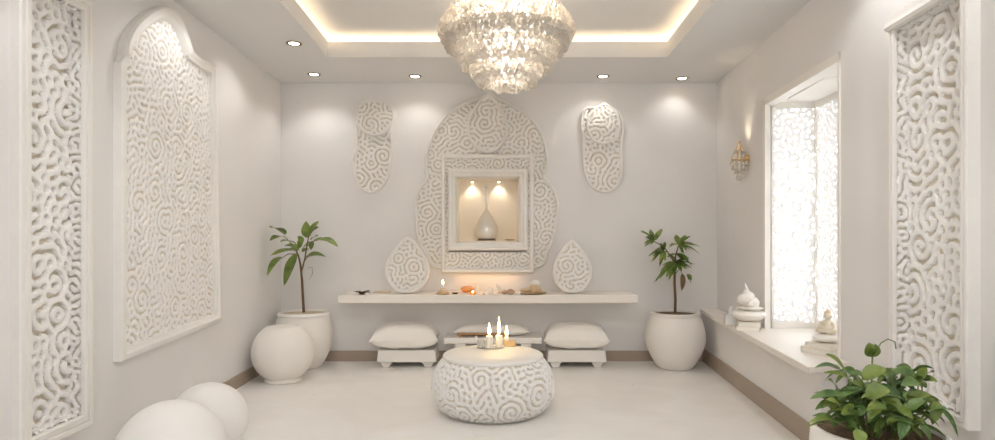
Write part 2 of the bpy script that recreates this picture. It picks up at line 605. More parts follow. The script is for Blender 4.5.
# bay window: lining, soffit, three carved screens
win = MB()
fw = .055
win.box(W0, W0 + fw, -.012, .03, LZ, WZ1); win.box(W1 - fw * .35, W1, -.012, WT + .02, LZ, WZ1)
win.box(W0, W1, -.012, WT + .02, WZ1 - fw, WZ1)
win.box(W0, W1, WT, BD + .06, WZ1 - .03, WZ1 + .03)                        # soffit
win.box(W0 + .2, W0 + .8, WT + .06, BD - .05, WZ1 - .045, WZ1 - .03)          # raised band on the soffit
for x0 in (W0, W1 - .05):
    win.box(x0, x0 + .05, BD - .02, BD + .03, LZ, WZ1)                       # corner posts
win.box(W0, W1, BD - .015, BD + .025, LZ, LZ + .05); win.box(W0, W1, BD - .015, BD + .025, WZ1 - .08, WZ1 - .03)
for x0 in (W0, W1 - .03):
    win.box(x0, x0 + .03, WT, BD, LZ, LZ + .05); win.box(x0, x0 + .03, WT, BD, WZ1 - .08, WZ1 - .03)
    win.box(x0, x0 + .03, WT, WT + .02, LZ, WZ1)
win_o = struct('window_1', win, M_WHITE, ORG_R, ROT_R)
scr = relief('lattice_screen', win_o, rect(W0 + .05, W1 - .05, LZ + .05, WZ1 - .08), .046, .012, 31, base=-BD - .005, bias=.45, through=True, mats=[M_JALI])
for i, xx in enumerate((W0 + .015, W1 - .015)):
    s = relief('lattice_screen', win_o, rect(WT + .02, BD - .02, LZ + .05, WZ1 - .08), .046, .012, 35 + i, bias=.45, through=True, mats=[M_JALI],
               mapf=lambda u, v, h, xx=xx: np.stack([np.full_like(u, xx), u, v], 1))

# ================================================================== SHRINE ON THE BACK WALL
sh = thing('mounted_shrine', 'tall white carved shrine panel with a lit square niche on the back wall', 'shrine', (0, D - .003, 0))
T1 = .05
ol_px = [(488, 93), (479, 98), (465, 103), (447, 114), (434.5, 131), (427, 150), (425.5, 166), (427, 178), (420, 187), (415.5, 200), (416, 215), (417.5, 237), (426, 254), (441, 268)]
orr_px = [(533, 268), (547, 252), (555, 232), (558.5, 210), (556, 194), (550, 184), (544, 176), (548, 163), (546, 147), (540, 130), (525, 113), (508, 103), (497, 98)]
back_ol = [wall_uv_back(x, y, T1) for x, y in ol_px + orr_px]
sp = smooth_path(back_ol, 6)
fo = [wall_uv_back(x, y, .1) for x, y in ((441, 273), (534, 273), (534, 154), (441, 154))]
n_hole = rect(NX0 - .01, NX1 + .01, NZ0 - .01, NZ1 + .01)
fin = rect(fo[0][0] + .05, fo[1][0] - .05, fo[0][1] + .05, fo[2][1] - .05)
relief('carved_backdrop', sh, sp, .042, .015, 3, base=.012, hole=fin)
obj('backdrop_rim', MB().sweep(sp, [(.012, 0), (.012, .04), (.004, .058), (-.012, .058), (-.018, .045), (-.018, 0)]), M_MOULD, sh)
# square frame: outer moulding, carved border, inner moulding
f_o = rect(fo[0][0], fo[1][0], fo[0][1], fo[2][1])
obj('outer_moulding', MB().sweep(f_o, [(0, 0), (0, .09), (-.012, .105), (-.035, .105), (-.042, .09), (-.042, 0)]), M_MOULD, sh)
b0 = .06
f_m = rect(fo[0][0] + .04, fo[1][0] - .04, fo[0][1] + .04, fo[2][1] - .04)
f_i = rect(NX0 - .075, NX1 + .075, NZ0 - .1, NZ1 + .075)
relief('carved_border', sh, f_m, .036, .014, 5, base=.055, hole=f_i)
f_n = rect(NX0, NX1, NZ0, NZ1)
obj('inner_moulding', MB().sweep(f_n, [(.085, 0), (.085, .1), (.07, .12), (.045, .12), (.035, .105), (.012, .105), (0, .09), (0, -.0)]), M_MOULD, sh)
nb = MB()
nd = .24
nb.box(NX0, NX1, nd, nd + .02, NZ0, NZ1)
nb.box(NX0 - .0, NX0 + .012, -.0, nd, NZ0, NZ1); nb.box(NX1 - .012, NX1, 0, nd, NZ0, NZ1)
nb.box(NX0, NX1, 0, nd, NZ0, NZ0 + .014); nb.box(NX0, NX1, 0, nd, NZ1 - .012, NZ1)
struct('wall_niche', nb, mat('niche_plaster', (240, 230, 214), .6, bump=.03, bscale=80), ORG_B)
for i, x in enumerate((472, 499)):
    X = px(x, 180, D + .13).x
    nl = thing('niche_spotlight', 'tiny round spotlight in the niche ceiling on the ' + ('domed plaque' if i == 0 else 'window') + ' side', 'spotlight', (X, D + .19, NZ1 - .012), 0, 'spotlights in the niche')
    obj('lens', MB().lathe([(.014, -.012), (.018, -.008), (.018, -.003)], 16), M_LAMP, nl)
    obj('trim_ring', MB().lathe([(.018, -.01), (.022, -.008), (.022, 0), (.018, 0)], 16), M_DARKBRASS, nl)
    l = lamp('niche_spot', 'SPOT', 1.7, (0, 0, -.018), (1, .84, .62), nl, .01, spot_size=R(96), spot_blend=.8)
    aim(l, (0, .2, -1))
# teardrop medallion above the frame
def teardrop(cx, cz, hw, h, n=28, tip=.5):
    """outline with a round base at cz and a pointed top at cz+h"""
    pts = []
    for i in range(n):
        t = 2 * PI * i / n
        s = (1 - math.cos(t)) / 2            # 0 at the bottom, 1 at the tip
        x = hw * math.sin(t) * (1 - s ** 2.2 * .62) * 1.08
        z = h * (s ** .93)
        pts.append((cx + x, cz + z))
    return pts
mc, mb_ = wall_uv_back(487.5, 152, .09), wall_uv_back(487.5, 94, .09)
tdp = teardrop(mc[0], mc[1], .205, mb_[1] - mc[1])
relief('carved_medallion', sh, tdp, .044, .016, 8, base=.06,
       bulge=lambda U, V: .03 * np.clip(1 - ((U - mc[0]) / .2) ** 2 - ((V - mc[1] - .25) / .33) ** 2, 0, 1))
obj('medallion_rim', MB().sweep(tdp, [(.012, .03), (.012, .085), (.004, .1), (-.012, .1), (-.018, .085), (-.018, .03)]), M_MOULD, sh)
# warm strip under the shrine
al = lamp('under_shrine_light', 'AREA', .24, (( fo[0][0] + fo[1][0]) / 2, -.06, fo[0][1] - .012), (1, .58, .26), sh, shape='RECTANGLE')
al.data.size = .6; al.data.size_y = .03

# ================================================================== PLAQUES AND PANELS
def plaque(label, pix, med, seed):
    ol = [wall_uv_back(x, y, .04) for x, y in pix]
    sp = smooth_path(ol, 5)
    z0 = min(p[1] for p in sp); xc = sum(p[0] for p in sp) / len(sp)
    t = thing('hanging_plaque', label, 'plaque', (xc, D, z0), 0, 'carved plaques beside the shrine')
    loc = [(p[0] - xc, p[1] - z0) for p in sp]
    relief('carved_body', t, loc, .046, .019, seed, base=.012)
    obj('rim', MB().sweep(loc, [(.009, 0), (.009, .034), (.003, .048), (-.01, .048), (-.014, .036), (-.014, 0)]), M_MOULD, t)
    md = [wall_uv_back(x, y, .06) for x, y in med]
    md = [(p[0] - xc, p[1] - z0) for p in smooth_path(md, 5)]
    mx, mz = sum(p[0] for p in md) / len(md), sum(p[1] for p in md) / len(md)
    relief('carved_medallion', t, md, .042, .017, seed + 1, base=.035, bulge=lambda U, V: .03 * np.clip(1 - ((U - mx) / .19) ** 2 - ((V - mz) / .22) ** 2, 0, 1))
    obj('medallion_rim', MB().sweep(md, [(.008, 0), (.008, .06), (.002, .07), (-.01, .07), (-.014, .06), (-.014, 0)]), M_MOULD, t)
plaque('white carved plaque with a domed round head, on the side of the paired pots',
       [(356, 108), (363, 101), (374, 100), (386, 102), (394, 108), (394.5, 118), (391, 131), (392, 145), (390, 160), (388, 175), (381, 187), (371, 192.5), (362, 189), (356, 180), (354, 168), (352, 160), (356, 148), (356, 132), (355, 120)],
       [(356, 112), (363, 103), (374, 101), (386, 103), (393.5, 112), (392.5, 123), (385, 132), (373, 135), (362, 130), (356, 121)], 11)
plaque('white carved plaque with a small pointed tip, on the window side of the shrine',
       [(604.5, 103), (597, 107), (586, 108), (582, 116), (581.5, 128), (584, 138), (583.5, 150), (584, 165), (587, 178), (594, 188), (604, 192), (614, 189), (620, 180), (622, 165), (621, 150), (622, 138), (623, 125), (619, 113), (611, 107)],
       [(604.5, 104), (594, 110), (588, 119), (588, 131), (595, 141), (606, 143), (616, 137), (620, 126), (617, 114), (611, 108)], 15)

# big arched panel on the wall at the viewer's left
t = .05
ap = [(122, 362), (122, 62), (126.5, 55), (127, 45), (130, 35), (136, 25), (144, 17), (154, 10), (165, 6.5), (174, 10), (181, 18), (187, 32), (193, 51), (203, 59), (217, 66), (222, 321)]
av = [wall_uv_left(x, y, t) for x, y in ap]
arch_uv = smooth_path(av[2:13], 5, closed=False)
out = [av[0], av[1]] + arch_uv + av[13:]
u0, v0 = av[0][0], min(av[0][1], av[-1][1])
pan = thing('arched_panel', 'large white carved wall panel with an arched top, above the two round balls', 'panel', at_left(u0, v0), ROT_L)
loc = [(p[0] - u0, p[1] - v0) for p in out]
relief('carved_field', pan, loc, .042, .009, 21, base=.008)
obj('frame', MB().sweep(loc, [(0, 0), (0, .045), (-.012, .055), (-.035, .055), (-.045, .042), (-.06, .038), (-.066, .0)]), M_MOULD, pan)
al_ = [(p[0] - u0, p[1] - v0) for p in arch_uv]
inner = [(p[0] + (.72 - p[0]) * .12 , p[1] - .06) for p in al_]
obj('arch_moulding', MB().sweep(al_ , [(-.002, 0), (-.002, .05), (-.008, .06), (-.03, .06), (-.045, .052), (-.055, .052), (-.08, .026), (-.09, 0)], closed=False), M_MOULD, pan)

# tall framed panel at the viewer's far left
def tall_panel(name, label, org, rot, u0, u1, v0, v1, fr, prot, rec, cell, seed, depth, crown=False):
    t = thing(name, label, 'panel', org, rot)
    w_, h_ = u1 - u0, v1 - v0
    R0 = rect(0, w_, 0, h_)
    obj('frame', MB().sweep(R0, [(0, 0), (0, prot - .006), (-.006, prot), (-fr * .4, prot), (-fr * .45, prot - .008), (-fr * .55, prot - .008), (-fr * .6, prot), (-fr + .005, prot), (-fr, prot - .006), (-fr, 0)]), M_MOULD, t)
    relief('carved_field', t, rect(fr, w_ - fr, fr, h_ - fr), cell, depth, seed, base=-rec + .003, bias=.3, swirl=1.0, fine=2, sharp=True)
    # carved inner sides of the frame
    m1 = lambda u, v, h: np.stack([np.full_like(u, w_ - fr) - h, -u, v], 1)
    m0 = lambda u, v, h: np.stack([np.full_like(u, fr) + h, -u, v], 1)
    relief('carved_reveal', t, rect(-rec, prot - .018, fr, h_ - fr), .034, .012, seed + 1, mapf=m1)
    relief('carved_reveal', t, rect(-rec, prot - .018, fr, h_ - fr), .034, .012, seed + 2, mapf=m0)
    for zz, dr in ((fr, 1), (h_ - fr, -1)):
        relief('carved_reveal', t, rect(fr, w_ - fr, -rec, prot - .018), .034, .012, seed + 3, mapf=lambda u, v, h, zz=zz, dr=dr: np.stack([u, -v, zz + dr * h], 1))
    if crown:
        obj('crown_moulding', MB().add([(x, -y, h_ + z) for x in (0, w_) for y, z in ((0, -.05), (prot + .012, -.05), (prot + .02, -.035), (prot + .014, -.02), (prot + .014, -.005), (prot + .016, .012), (prot + .016, .024), (0, .024))],
            [tuple(range(8)), tuple(range(15, 7, -1))] + [(k, 8 + k, 8 + (k + 1) % 8, (k + 1) % 8) for k in range(8)]), M_MOULD, t)
    return t
tall_panel('framed_panel', 'tall narrow framed panel of deep swirling carving beside the arched panel', at_left(uL, vB), ROT_L, uL, uR, vB, vT, FR_L, PR_L, REC_L, .052, 41, .026)
tall_panel('framed_panel', 'tall framed carved panel beside the window, behind the leafy planter', at_right(uL2, vB2), ROT_R, uL2, uR2, vB2, vT2, FR_R, PR_R, REC_R, .05, 51, .018, True)

# ================================================================== SHELF
SZ = CZ - .536
SY0 = 5.83
sx0, sx1 = px(338, 299, SY0).x, px(638, 299, SY0).x
sh_o = obj('floating_shelf', MB().box(sx0, sx1, SY0, D, SZ - .078, SZ), M_SHELF, bevel=.006)
tag(sh_o, 'long thick white floating shelf on the back wall below the shrine', 'shelf')

def leaning(label, cxp, ybot, ytop, hw, seed):
    Yb = 5.99
    p = px(cxp, 240, Yb)
    hgt = (ybot - ytop) * Yb / F
    t = thing('carved_teardrop', label, 'ornament', (p.x, Yb, SZ), 0, 'carved teardrops on the shelf')
    ol = teardrop(0, .0, hw * Yb / F, hgt)
    ol = [(a, max(b, .012)) for a, b in ol]
    a = relief('carved_face', t, ol, .042, .017, seed, base=.03, bulge=lambda U, V: .035 * np.clip(1 - (U / .22) ** 2 - ((V - .22) / .3) ** 2, 0, 1))
    bk = MB()
    n = len(ol)
    bk.add([(q[0], 0, q[1]) for q in ol] + [(q[0], -.03, q[1]) for q in ol], [tuple(range(n))] + [(i, n + i, n + (i + 1) % n, (i + 1) % n) for i in range(n)])
    obj('back_board', bk, M_MOULD, t)
    obj('rim', MB().sweep(ol, [(.012, 0), (.012, .06), (.004, .072), (-.014, .072), (-.02, .055), (-.02, 0)]), M_MOULD, t)
    t.rotation_euler = (-R(8), 0, 0)
    return t
leaning('white carved teardrop leaning on the wall between the dried flower and small brass dish', 407.5, 294, 239, 21.5, 61)
leaning('white carved teardrop leaning on the wall beside the tray with the conch', 572, 293, 241, 19, 64)

# small things on the shelf
def on_shelf(x, y=295.0):
    Y = max((CZ - SZ) * F / (y - CY), SY0 + .04)
    return Vector(((x - CX) * Y / F, Y, SZ + .0005)), Y / F


FLP = [(.0008, 0), (.25, .08), (.42, .22), (.45, .34), (.36, .5), (.2, .7), (.08, .88), (.004, 1)]
def flame(parent, z, h, wd, dx=0.0, dy=0.0, watt=.6):
    prof = [(r * wd, q * h) for r, q in FLP]
    o = obj('flame', MB().lathe(prof, 12, (dx, dy, z)), M_FLAME, parent)
    lamp('candle_light', 'POINT', watt, (dx, dy, z + h * .5), (1, .66, .33), parent, h * .25)
    return o

def candle(label, loc, r, h, fh=0.0, fw=.02, group=None, watt=.6):
    t = thing('candle', label, 'candle', loc, 0, group)
    wx = obj('wax', MB().lathe([(r * .97, 0), (r, .003), (r, h - .004), (r * .93, h), (r * .7, h - .001), (r * .3, h - .004)], 24), M_WAX, t)
    obj('wick', MB().tube([(0, 0, h - .006), (.001, 0, h + .006), (.002, 0, h + .012)], .0014, 6), M_DARK, wx)
    if fh: flame(t, h + .006, fh, fw, watt=watt)
    return t

# dark dried leaves at the shelf end
p, s = on_shelf(362, 295)
t = thing('dried_flower', 'dark brown dried flower head lying at the free end of the shelf', 'dried flower', p)
m = MB()
for k in range(9):
    a = k * 2.4
    m.leaf((.012 * math.cos(a), .01 * math.sin(a), .006), (.085 * math.cos(a), .05 * math.sin(a), .012 + .01 * (k % 3)), .045, arch=.3, belly=.5, fold=.3)
obj('petal', m, M_DARK, t)
obj('seed_head', MB().blob((0, 0, .014), .03, .022, .0138, 14, 8, lump=.1), M_DARK, t)
p, s = on_shelf(382, 292.8)
m = MB()
for k in range(3):
    m.box(-.085 + .006 * k, .085 - .008 * k, -.05 + .003 * k, .05, .0 + .006 * k, .0055 + .006 * k)
tag(obj('folded_cloth', m, mat('beige_cloth', (222, 204, 178), .85, bump=.2, bscale=150), None, loc=p, bevel=.002), 'flat beige folded cloth beside the dark dried flower on the shelf', 'cloth')

def dish(label, p, r, h, m, group=None, name='dish', sx=1):
    return tag(obj(name, MB().lathe([(r * .55, 0), (r * .6, .002), (r * .97, h * .8), (r, h), (r * .97, h + .001), (r * .9, h * .85), (r * .55, .005), (.002, .004)], 32, sx=sx), m, None, loc=p), label, 'dish', group)
# brass incense dish with small candle
p, s = on_shelf(443, 294.2)
dish('small round brass dish holding a white candle, nearest the dried flower', p, .072, .012, M_BRASS, 'brass dishes on the shelf', 'brass_dish')
t = thing('candle_holder', 'beige cone-shaped holder with a lit white candle in the brass dish', 'candle holder', p + Vector((-.002, 0, .0055)))
obj('cone_base', MB().lathe([(.052, 0), (.052, .008), (.03, .035), (.018, .05), (.012, .052)], 20), M_SHELL, t)
obj('candle_body', MB().lathe([(.012, .05), (.013, .052), (.013, .085), (.009, .088)], 16), M_WAX, t)
flame(t, .09, .045, .022, watt=.5)
p, s = on_shelf(455, 294)
dish('low dark saucer between the brass dish and the amber bowl', p, .036, .012, M_DARKBRASS, None, 'saucer')
# amber bowl
p, s = on_shelf(467.5, 292.2)
t = thing('amber_bowl', 'round amber glass bowl glowing orange on the shelf', 'bowl', p)
obj('bowl', MB().lathe([(.03, 0), (.05, .006), (.068, .024), (.066, .042), (.05, .054), (.046, .054), (.06, .04), (.06, .026), (.03, .01)], 28), M_AMBER, t)
p, s = on_shelf(472.8, 295.6)
t = thing('votive_candle', 'little glowing votive candle in front of the amber bowl', 'candle', p)
obj('cup', MB().lathe([(.022, 0), (.03, .004), (.034, .026), (.031, .026), (.027, .006), (.003, .005)], 20), M_AMBER, t)
flame(t, .008, .03, .024, watt=1.0)
p, s = on_shelf(477, 291.9)
candle('thick white pillar candle standing unlit behind the amber bowl', p, .017, .085)
p, s = on_shelf(483.7, 295.3)
t = thing('taper_candle', 'very thin white taper candle standing on the shelf', 'candle', p)
obj('holder', MB().lathe([(.014, 0), (.014, .004), (.006, .008), (.006, .016), (.004, .017)], 14), M_BRASS, t)
obj('wax', MB().lathe([(.0065, .01), (.0062, .1), (.003, .112)], 12), M_WAX, t)
p, s = on_shelf(491, 295.3)
t = thing('lidded_jar', 'small white ribbed jar with a domed lid beside the taper candle', 'jar', p)
obj('body', MB().lathe([(.017, 0), (.022, .004), (.022, .022), (.015, .03), (.015, .036)], 18), M_CERAM, t)
obj('lid', MB().lathe([(.02, .036), (.02, .042), (.014, .054), (.006, .06), (.007, .066), (.002, .072)], 18), M_CERAM, t)
p, s = on_shelf(499.5, 293.3)
t = thing('figurine', 'small white bird-like figurine tilted on a round foot on the shelf', 'figurine', p)
obj('foot', MB().lathe([(.026, 0), (.026, .005), (.012, .01), (.008, .02)], 18), M_SHELL, t)
m = MB(); m.tube([(0, 0, .015), (-.002, 0, .04), (-.01, 0, .065), (-.022, 0, .085), (-.03, 0, .088)], [.01, .02, .017, .012, .004], 12)
obj('body', m, M_CERAM, t)
p, s = on_shelf(507.5, 294.4)
for dx, r, lab in ((-.028, .034, 'smooth pinkish brown stone beside the tilted figurine'), (.03, .04, 'larger pinkish brown stone with a raised top beside the flat votive')):
    tag(obj('pebble', MB().blob((0, 0, r * .62), r, r * .8, r * .62, lump=.05, seed=int(r * 1000)), M_STONE, None, loc=p + Vector((dx, -.002 if dx > 0 else .01, 0))), lab, 'stone', 'pebbles on the shelf')
p, s = on_shelf(518, 295.4)
t = thing('votive_candle', 'flat white tealight on the shelf in front of the conch tray', 'candle', p)
obj('cup', MB().lathe([(.024, 0), (.026, .003), (.026, .016), (.023, .018), (.02, .014), (.002, .013)], 20), M_WAX, t)
p, s = on_shelf(532, 294.2)
dish('wide oval brass tray carrying the conch shell', p, .085, .012, M_BRASS, 'brass dishes on the shelf', 'brass_dish', sx=1.65)
t = thing('conch_shell', 'beige conch shell with a white rounded crown on the brass tray', 'shell', p + Vector((.0, 0, .007)))
m = MB()
m.tube([(-.12, 0, .03), (-.09, 0, .03), (-.05, 0, .032), (-.01, 0, .042), (.03, 0, .05)], [.006, .016, .02, .03, .042], 14)
m.blob((.03, 0, .05), .052, .045, .048, lump=.08, seed=4)
m.tube([(.06, 0, .03), (.1, 0, .014), (.14, 0, .012)], [.03, .012, .005], 10)
obj('body', m, M_SHELL, t)
obj('crown', MB().blob((.03, 0, .1), .048, .04, .028, lump=.1, seed=6), M_CERAM, t)

# in the niche
zN = NZ0 + .014
p = px(486.5, 240, D + .1); p.z = zN + .001
t = thing('silver_vase', 'silver teardrop vase with a very long thin neck in the niche', 'vase', p)
rz = .34
obj('body', MB().lathe([(.05, 0), (.075, .006), (.1, .03), (.118, .08), (.115, .13), (.095, .185), (.066, .24), (.036, .285), (.018, .315), (.014, .33)], 36), M_SILVER, t)
obj('neck', MB().lathe([(.014, .325), (.01, .37), (.009, .42), (.0085, .53), (.015, .54), (.018, .555), (.012, .57), (.004, .585)], 18), M_SILVER, t)
obj('stand', MB().lathe([(.1, -.0), (.1, .008), (.07, .014)], 32), M_DARKBRASS, t)
p = px(510, 240, D + .02); p.z = zN
dish('tiny brass dish beside the silver vase in the niche', p, .055, .014, M_BRASS, None, 'small_dish')

# ================================================================== STOOLS, PILLOWS, BENCH
def pillow_mb(a, b, tk, seed):
    rnd = random.Random(seed)
    n = 28
    m = MB()
    ph = [rnd.uniform(0, 6) for _ in range(6)]
    for sgn in (1, -1):
        vs, fs = [], []
        for j in range(n + 1):
            for i in range(n + 1):
                u, v = -1 + 2 * i / n, -1 + 2 * j / n
                pin = 1 - .1 * (1 - u * u) * abs(v) ** 3 - .0
                pin2 = 1 - .1 * (1 - v * v) * abs(u) ** 3
                hh = tk * (max(0, (1 - u ** 4) * (1 - v ** 4))) ** .55
                wr = .02 * tk * (math.sin(9 * u + 4 * v + ph[0]) + math.sin(7 * v - 5 * u + ph[1]) + .7 * math.sin(15 * u * v + ph[2])) * (1 - max(abs(u), abs(v)) ** 4)
                edge = .06 * tk * math.sin(22 * u + ph[3]) * abs(v) ** 8 + .06 * tk * math.sin(22 * v + ph[4]) * abs(u) ** 8
                vs.append((a * u * pin2, b * v * pin, sgn * (hh + wr) * (1.15 if sgn > 0 else .8) + edge))
        for j in range(n):
            for i in range(n):
                q = j * (n + 1) + i
                f = (q, q + 1, q + n + 2, q + n + 1)
                fs.append(f if sgn > 0 else f[::-1])
        m.add(vs, fs)
    return m

def stool(label, plabel, cx, x0, x1, pil0, pil1, seed):
    Yf = 5.93
    Yc = Yf + .165
    X = (cx - CX) * Yf / F
    hw = (x1 - x0) / 2 * Yf / F
    t = thing('low_stool', label, 'stool', (X, Yc, 0), 0, 'low stools under the shelf')
    obj('seat', MB().box(-hw, hw, -.16, .16, .055, .165, taper=-.012), M_WHITE, t, bevel=.006)
    for sx in (-1, 1):
        m = MB()
        o_, i_ = sx * (hw - .04), sx * (hw - .1)
        vs = [(o_, -.13, 0), (i_, -.13, 0), (i_, .13, 0), (o_, .13, 0), (sx * (hw - .012), -.15, .055), (sx * (hw - .13), -.15, .055), (sx * (hw - .13), .15, .055), (sx * (hw - .012), .15, .055)]
        fs = [(0, 3, 2, 1), (4, 5, 6, 7), (0, 1, 5, 4), (1, 2, 6, 5), (2, 3, 7, 6), (3, 0, 4, 7)]
        if sx > 0: fs = [f[::-1] for f in fs]
        m.add(vs, fs)
        obj('leg', m, M_WHITE, t, bevel=.005)
    Xp = ((pil0 + pil1) / 2 - CX) * Yf / F
    a = (pil1 - pil0) / 2 * Yf / F
    tk = .12
    o = obj('pillow', pillow_mb(a, .19, tk, seed), M_FABRIC, None, 60, loc=(Xp, Yc - .02, .165 + tk * .8 + .014))
    o.rotation_euler = (R(3), 0, R(3 if seed % 2 else -4))
    tag(o, plabel, 'pillow', 'plump pillows on the low stools')
stool('low white stool under the pillow beside the paired pots', 'plump cream pillow on the low stool nearest the paired pots', 406.5, 378, 435, 369, 438, 1)
stool('low white stool under the pillow beside the single potted tree', 'plump cream pillow on the low stool nearest the single potted tree', 577, 548, 605, 544, 611, 2)

Yf = 5.88
bx0, bx1 = (444 - CX) * Yf / F, (542 - CX) * Yf / F
bzt = CZ - (337.8 - CY) * Yf / F
t = thing('low_bench', 'low white bench against the back wall, behind the carved round table', 'bench', ((bx0 + bx1) / 2, Yf, 0))
hw = (bx1 - bx0) / 2
obj('seat', MB().box(-hw, hw, 0, .33, bzt - .056, bzt), M_WHITE, t, bevel=.005)
for sx in (-1, 1):
    x_a, x_b = sorted((sx * (hw - .1), sx * (hw - .2)))
    obj('leg', MB().box(x_a, x_b, .03, .3, 0, bzt - .056, taper=.01), M_WHITE, t, bevel=.005)
cx_ = ((453 + 530) / 2 - CX) * 6.0 / F
hc = (530 - 453) / 2 * 6.04 / F
m = MB()
n = 20
prof_b = pillow_mb(hc, .135, .05, 9)
tag(obj('flat_cushion', prof_b, M_FABRIC, None, 60, loc=(cx_, Yf + .19, bzt + .045)), 'flat cream cushion lying on the low bench behind the table', 'cushion')
t = thing('wooden_tray', 'thin honey-brown wooden tray on the bench in front of the flat cushion', 'tray', ((482 - CX) * Yf / F, Yf + .025, bzt))
hw = (508 - 457) / 2 * Yf / F
obj('board', MB().box(-hw, hw, -.02, .02, .026, .042), M_WOOD, t, bevel=.003)
for sx in (-1, 1): obj('foot', MB().box(sx * hw * .85 - .012, sx * hw * .85 + .012, -.015, .015, 0, .026), M_WOOD, t)

# ================================================================== ROUND CARVED TABLE
TY, TZ = 4.45, .418
TX = (493 - CX) * TY / F
t = thing('round_table', 'round white coffee table with carved bulging sides in the middle of the floor', 'table', (TX, TY, 0))
prof = np.array([(.31, .0), (.36, .02), (.4, .055), (.43, .1), (.445, .16), (.446, .21), (.436, .265), (.415, .32), (.385, .365), (.355, .393)])
d = np.r_[0, np.cumsum(np.hypot(*np.diff(prof, axis=0).T))]
def tmap(u, v, h):
    r = np.interp(v, d, prof[:, 0]); z = np.interp(v, d, prof[:, 1])
    th = u / .44 + PI / 2
    lobe = 1 + .012 * np.cos(2 * th) * (1 - v / d[-1])
    rr = (r - .02 + h) * lobe
    return np.stack([rr * np.cos(th), rr * np.sin(th), z], 1)
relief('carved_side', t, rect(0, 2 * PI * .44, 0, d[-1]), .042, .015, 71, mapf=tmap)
obj('table_top', MB().lathe([(.3, .385), (.352, .386), (.358, .392), (.36, .402), (.356, .412), (.346, TZ), (.2, TZ), (.001, TZ)], 72), M_WHITE, t)
obj('base_ring', MB().lathe([(.26, 0), (.3, 0), (.315, .006), (.315, .02), (.29, .03)], 64), M_WHITE, t)
obj('inner_drum', MB().lathe([(.27, .005), (.38, .06), (.4, .16), (.4, .22), (.35, .36), (.3, .386)], 48), M_GROUND_SHADE, t)

def on_table(x, y):
    Y = (CZ - TZ) * F / (y - CY)
    return Vector(((x - CX) * Y / F, Y, TZ + .0005))
# glass plate and candles
p = on_table(490.5, 348.3)
tag(obj('glass_plate', MB().lathe([(.06, 0), (.07, .001), (.082, .006), (.084, .009), (.081, .009), (.068, .005), (.002, .004)], 40, sx=1.25, sy=.8), M_GLASS, None, loc=p), 'clear glass plate under the candles on the round table', 'plate')
zz = Vector((0, 0, .0052))
p1 = on_table(489.3, 348.6) + zz
candle('lit white pillar candle standing to the front of the glass plate', p1, .025, .088, .095, .026, 'candles on the round table', .16)
p2 = on_table(499, 347.2) + zz
candle('lit white pillar candle with the tallest flame on the round table', p2, .025, .085, .135, .026, 'candles on the round table', .18)
p = on_table(481, 348.3) + zz
t = thing('glass_cup', 'empty clear glass cup on the plate beside the candles', 'glass cup', p)
obj('cup', MB().lathe([(.025, 0), (.029, .003), (.031, .06), (.028, .06), (.026, .007), (.002, .006)], 28), M_GLASS, t)
obj('handle', MB().tube([(-.028, 0, .05), (-.04, 0, .06), (-.046, 0, .076), (-.036, 0, .088), (-.03, 0, .075)], .004, 8), M_CERAM, t)
p = on_table(509.5, 346.2)
t = thing('brass_candle_block', 'rectangular brass block holder with a lit candle at the rim of the round table', 'candle holder', p)
obj('block', MB().box(-.045, .045, -.018, .018, 0, .045), M_BRASS, t, bevel=.004)
obj('wax', MB().lathe([(.016, .045), (.017, .05), (.017, .068), (.01, .07)], 18, (-.022, 0, 0)), M_WAX, t)
flame(t, .074, .085, .026, -.022, 0, .16)

# ================================================================== POTS AND PLANTS
def pot(prof, seg=56): return MB().lathe(prof, seg)
# closed round vase in front
p = Vector(((283 - CX) * 5.40 / F, 5.40, 0))
t = thing('round_vase', 'plain spherical matt white vase with a flat cut-off top, standing before the potted sapling', 'vase', p)
r = .262
zc = .252
pr_ = []
for k in range(15):
    a = -R(58) + (R(57) + R(58)) * k / 14
    pr_.append((r * math.cos(a), zc + r * math.sin(a)))
obj('body', pot([(.12, zc + r * math.sin(-R(58)) + .003)] + pr_ + [(pr_[-1][0] - .008, pr_[-1][1] + .003), (pr_[-1][0] - .014, pr_[-1][1] - .004), (pr_[-1][0] - .022, pr_[-1][1] - .004), (.01, pr_[-1][1] + .001)]), M_POT, t)
obj('foot_ring', MB().lathe([(.15, 0), (.155, .004), (.155, .022), (.145, .034), (.13, .037)], 48), M_WHITE, t)

def planter(name, label, X, Y, r, zt, rim, soil, base=.155, lip=True):
    t = thing(name, label, 'potted plant', (X, Y, 0))
    pr_ = [(base - .01, 0), (base, .006)]
    for k in range(1, 15):
        s = k / 14
        z = s * zt * .93
        if s < .62: rr = base + (r - base) * math.sin(PI / 2 * s / .62) ** .9
        else: rr = rim + (r - rim) * math.cos(PI / 2 * (s - .62) / .38) ** .8
        pr_.append((rr, z))
    pr_ += ([(rim + .008, zt * .955), (rim + .01, zt - .004), (rim, zt)] if lip else [(rim + .006, zt * .955), (rim - .001, zt * .98), (rim - .012, zt)]) + [ (rim - .022, zt - .002), (rim - .026, zt - .03), (rim - .03, zt - .1), (.02, zt - .11)]
    obj('pot', pot(pr_), M_POT, t)
    obj('soil', MB().lathe([(rim - .024, zt - .07), (rim - .026, zt - .02), (rim * .5, zt - .012), (.003, zt - .008)], 40), soil, t)
    return t

def loc_px(t, Y):
    b = Vector(t.location)
    return lambda x, y, dy=0.0: px(x, y, Y + dy) - b

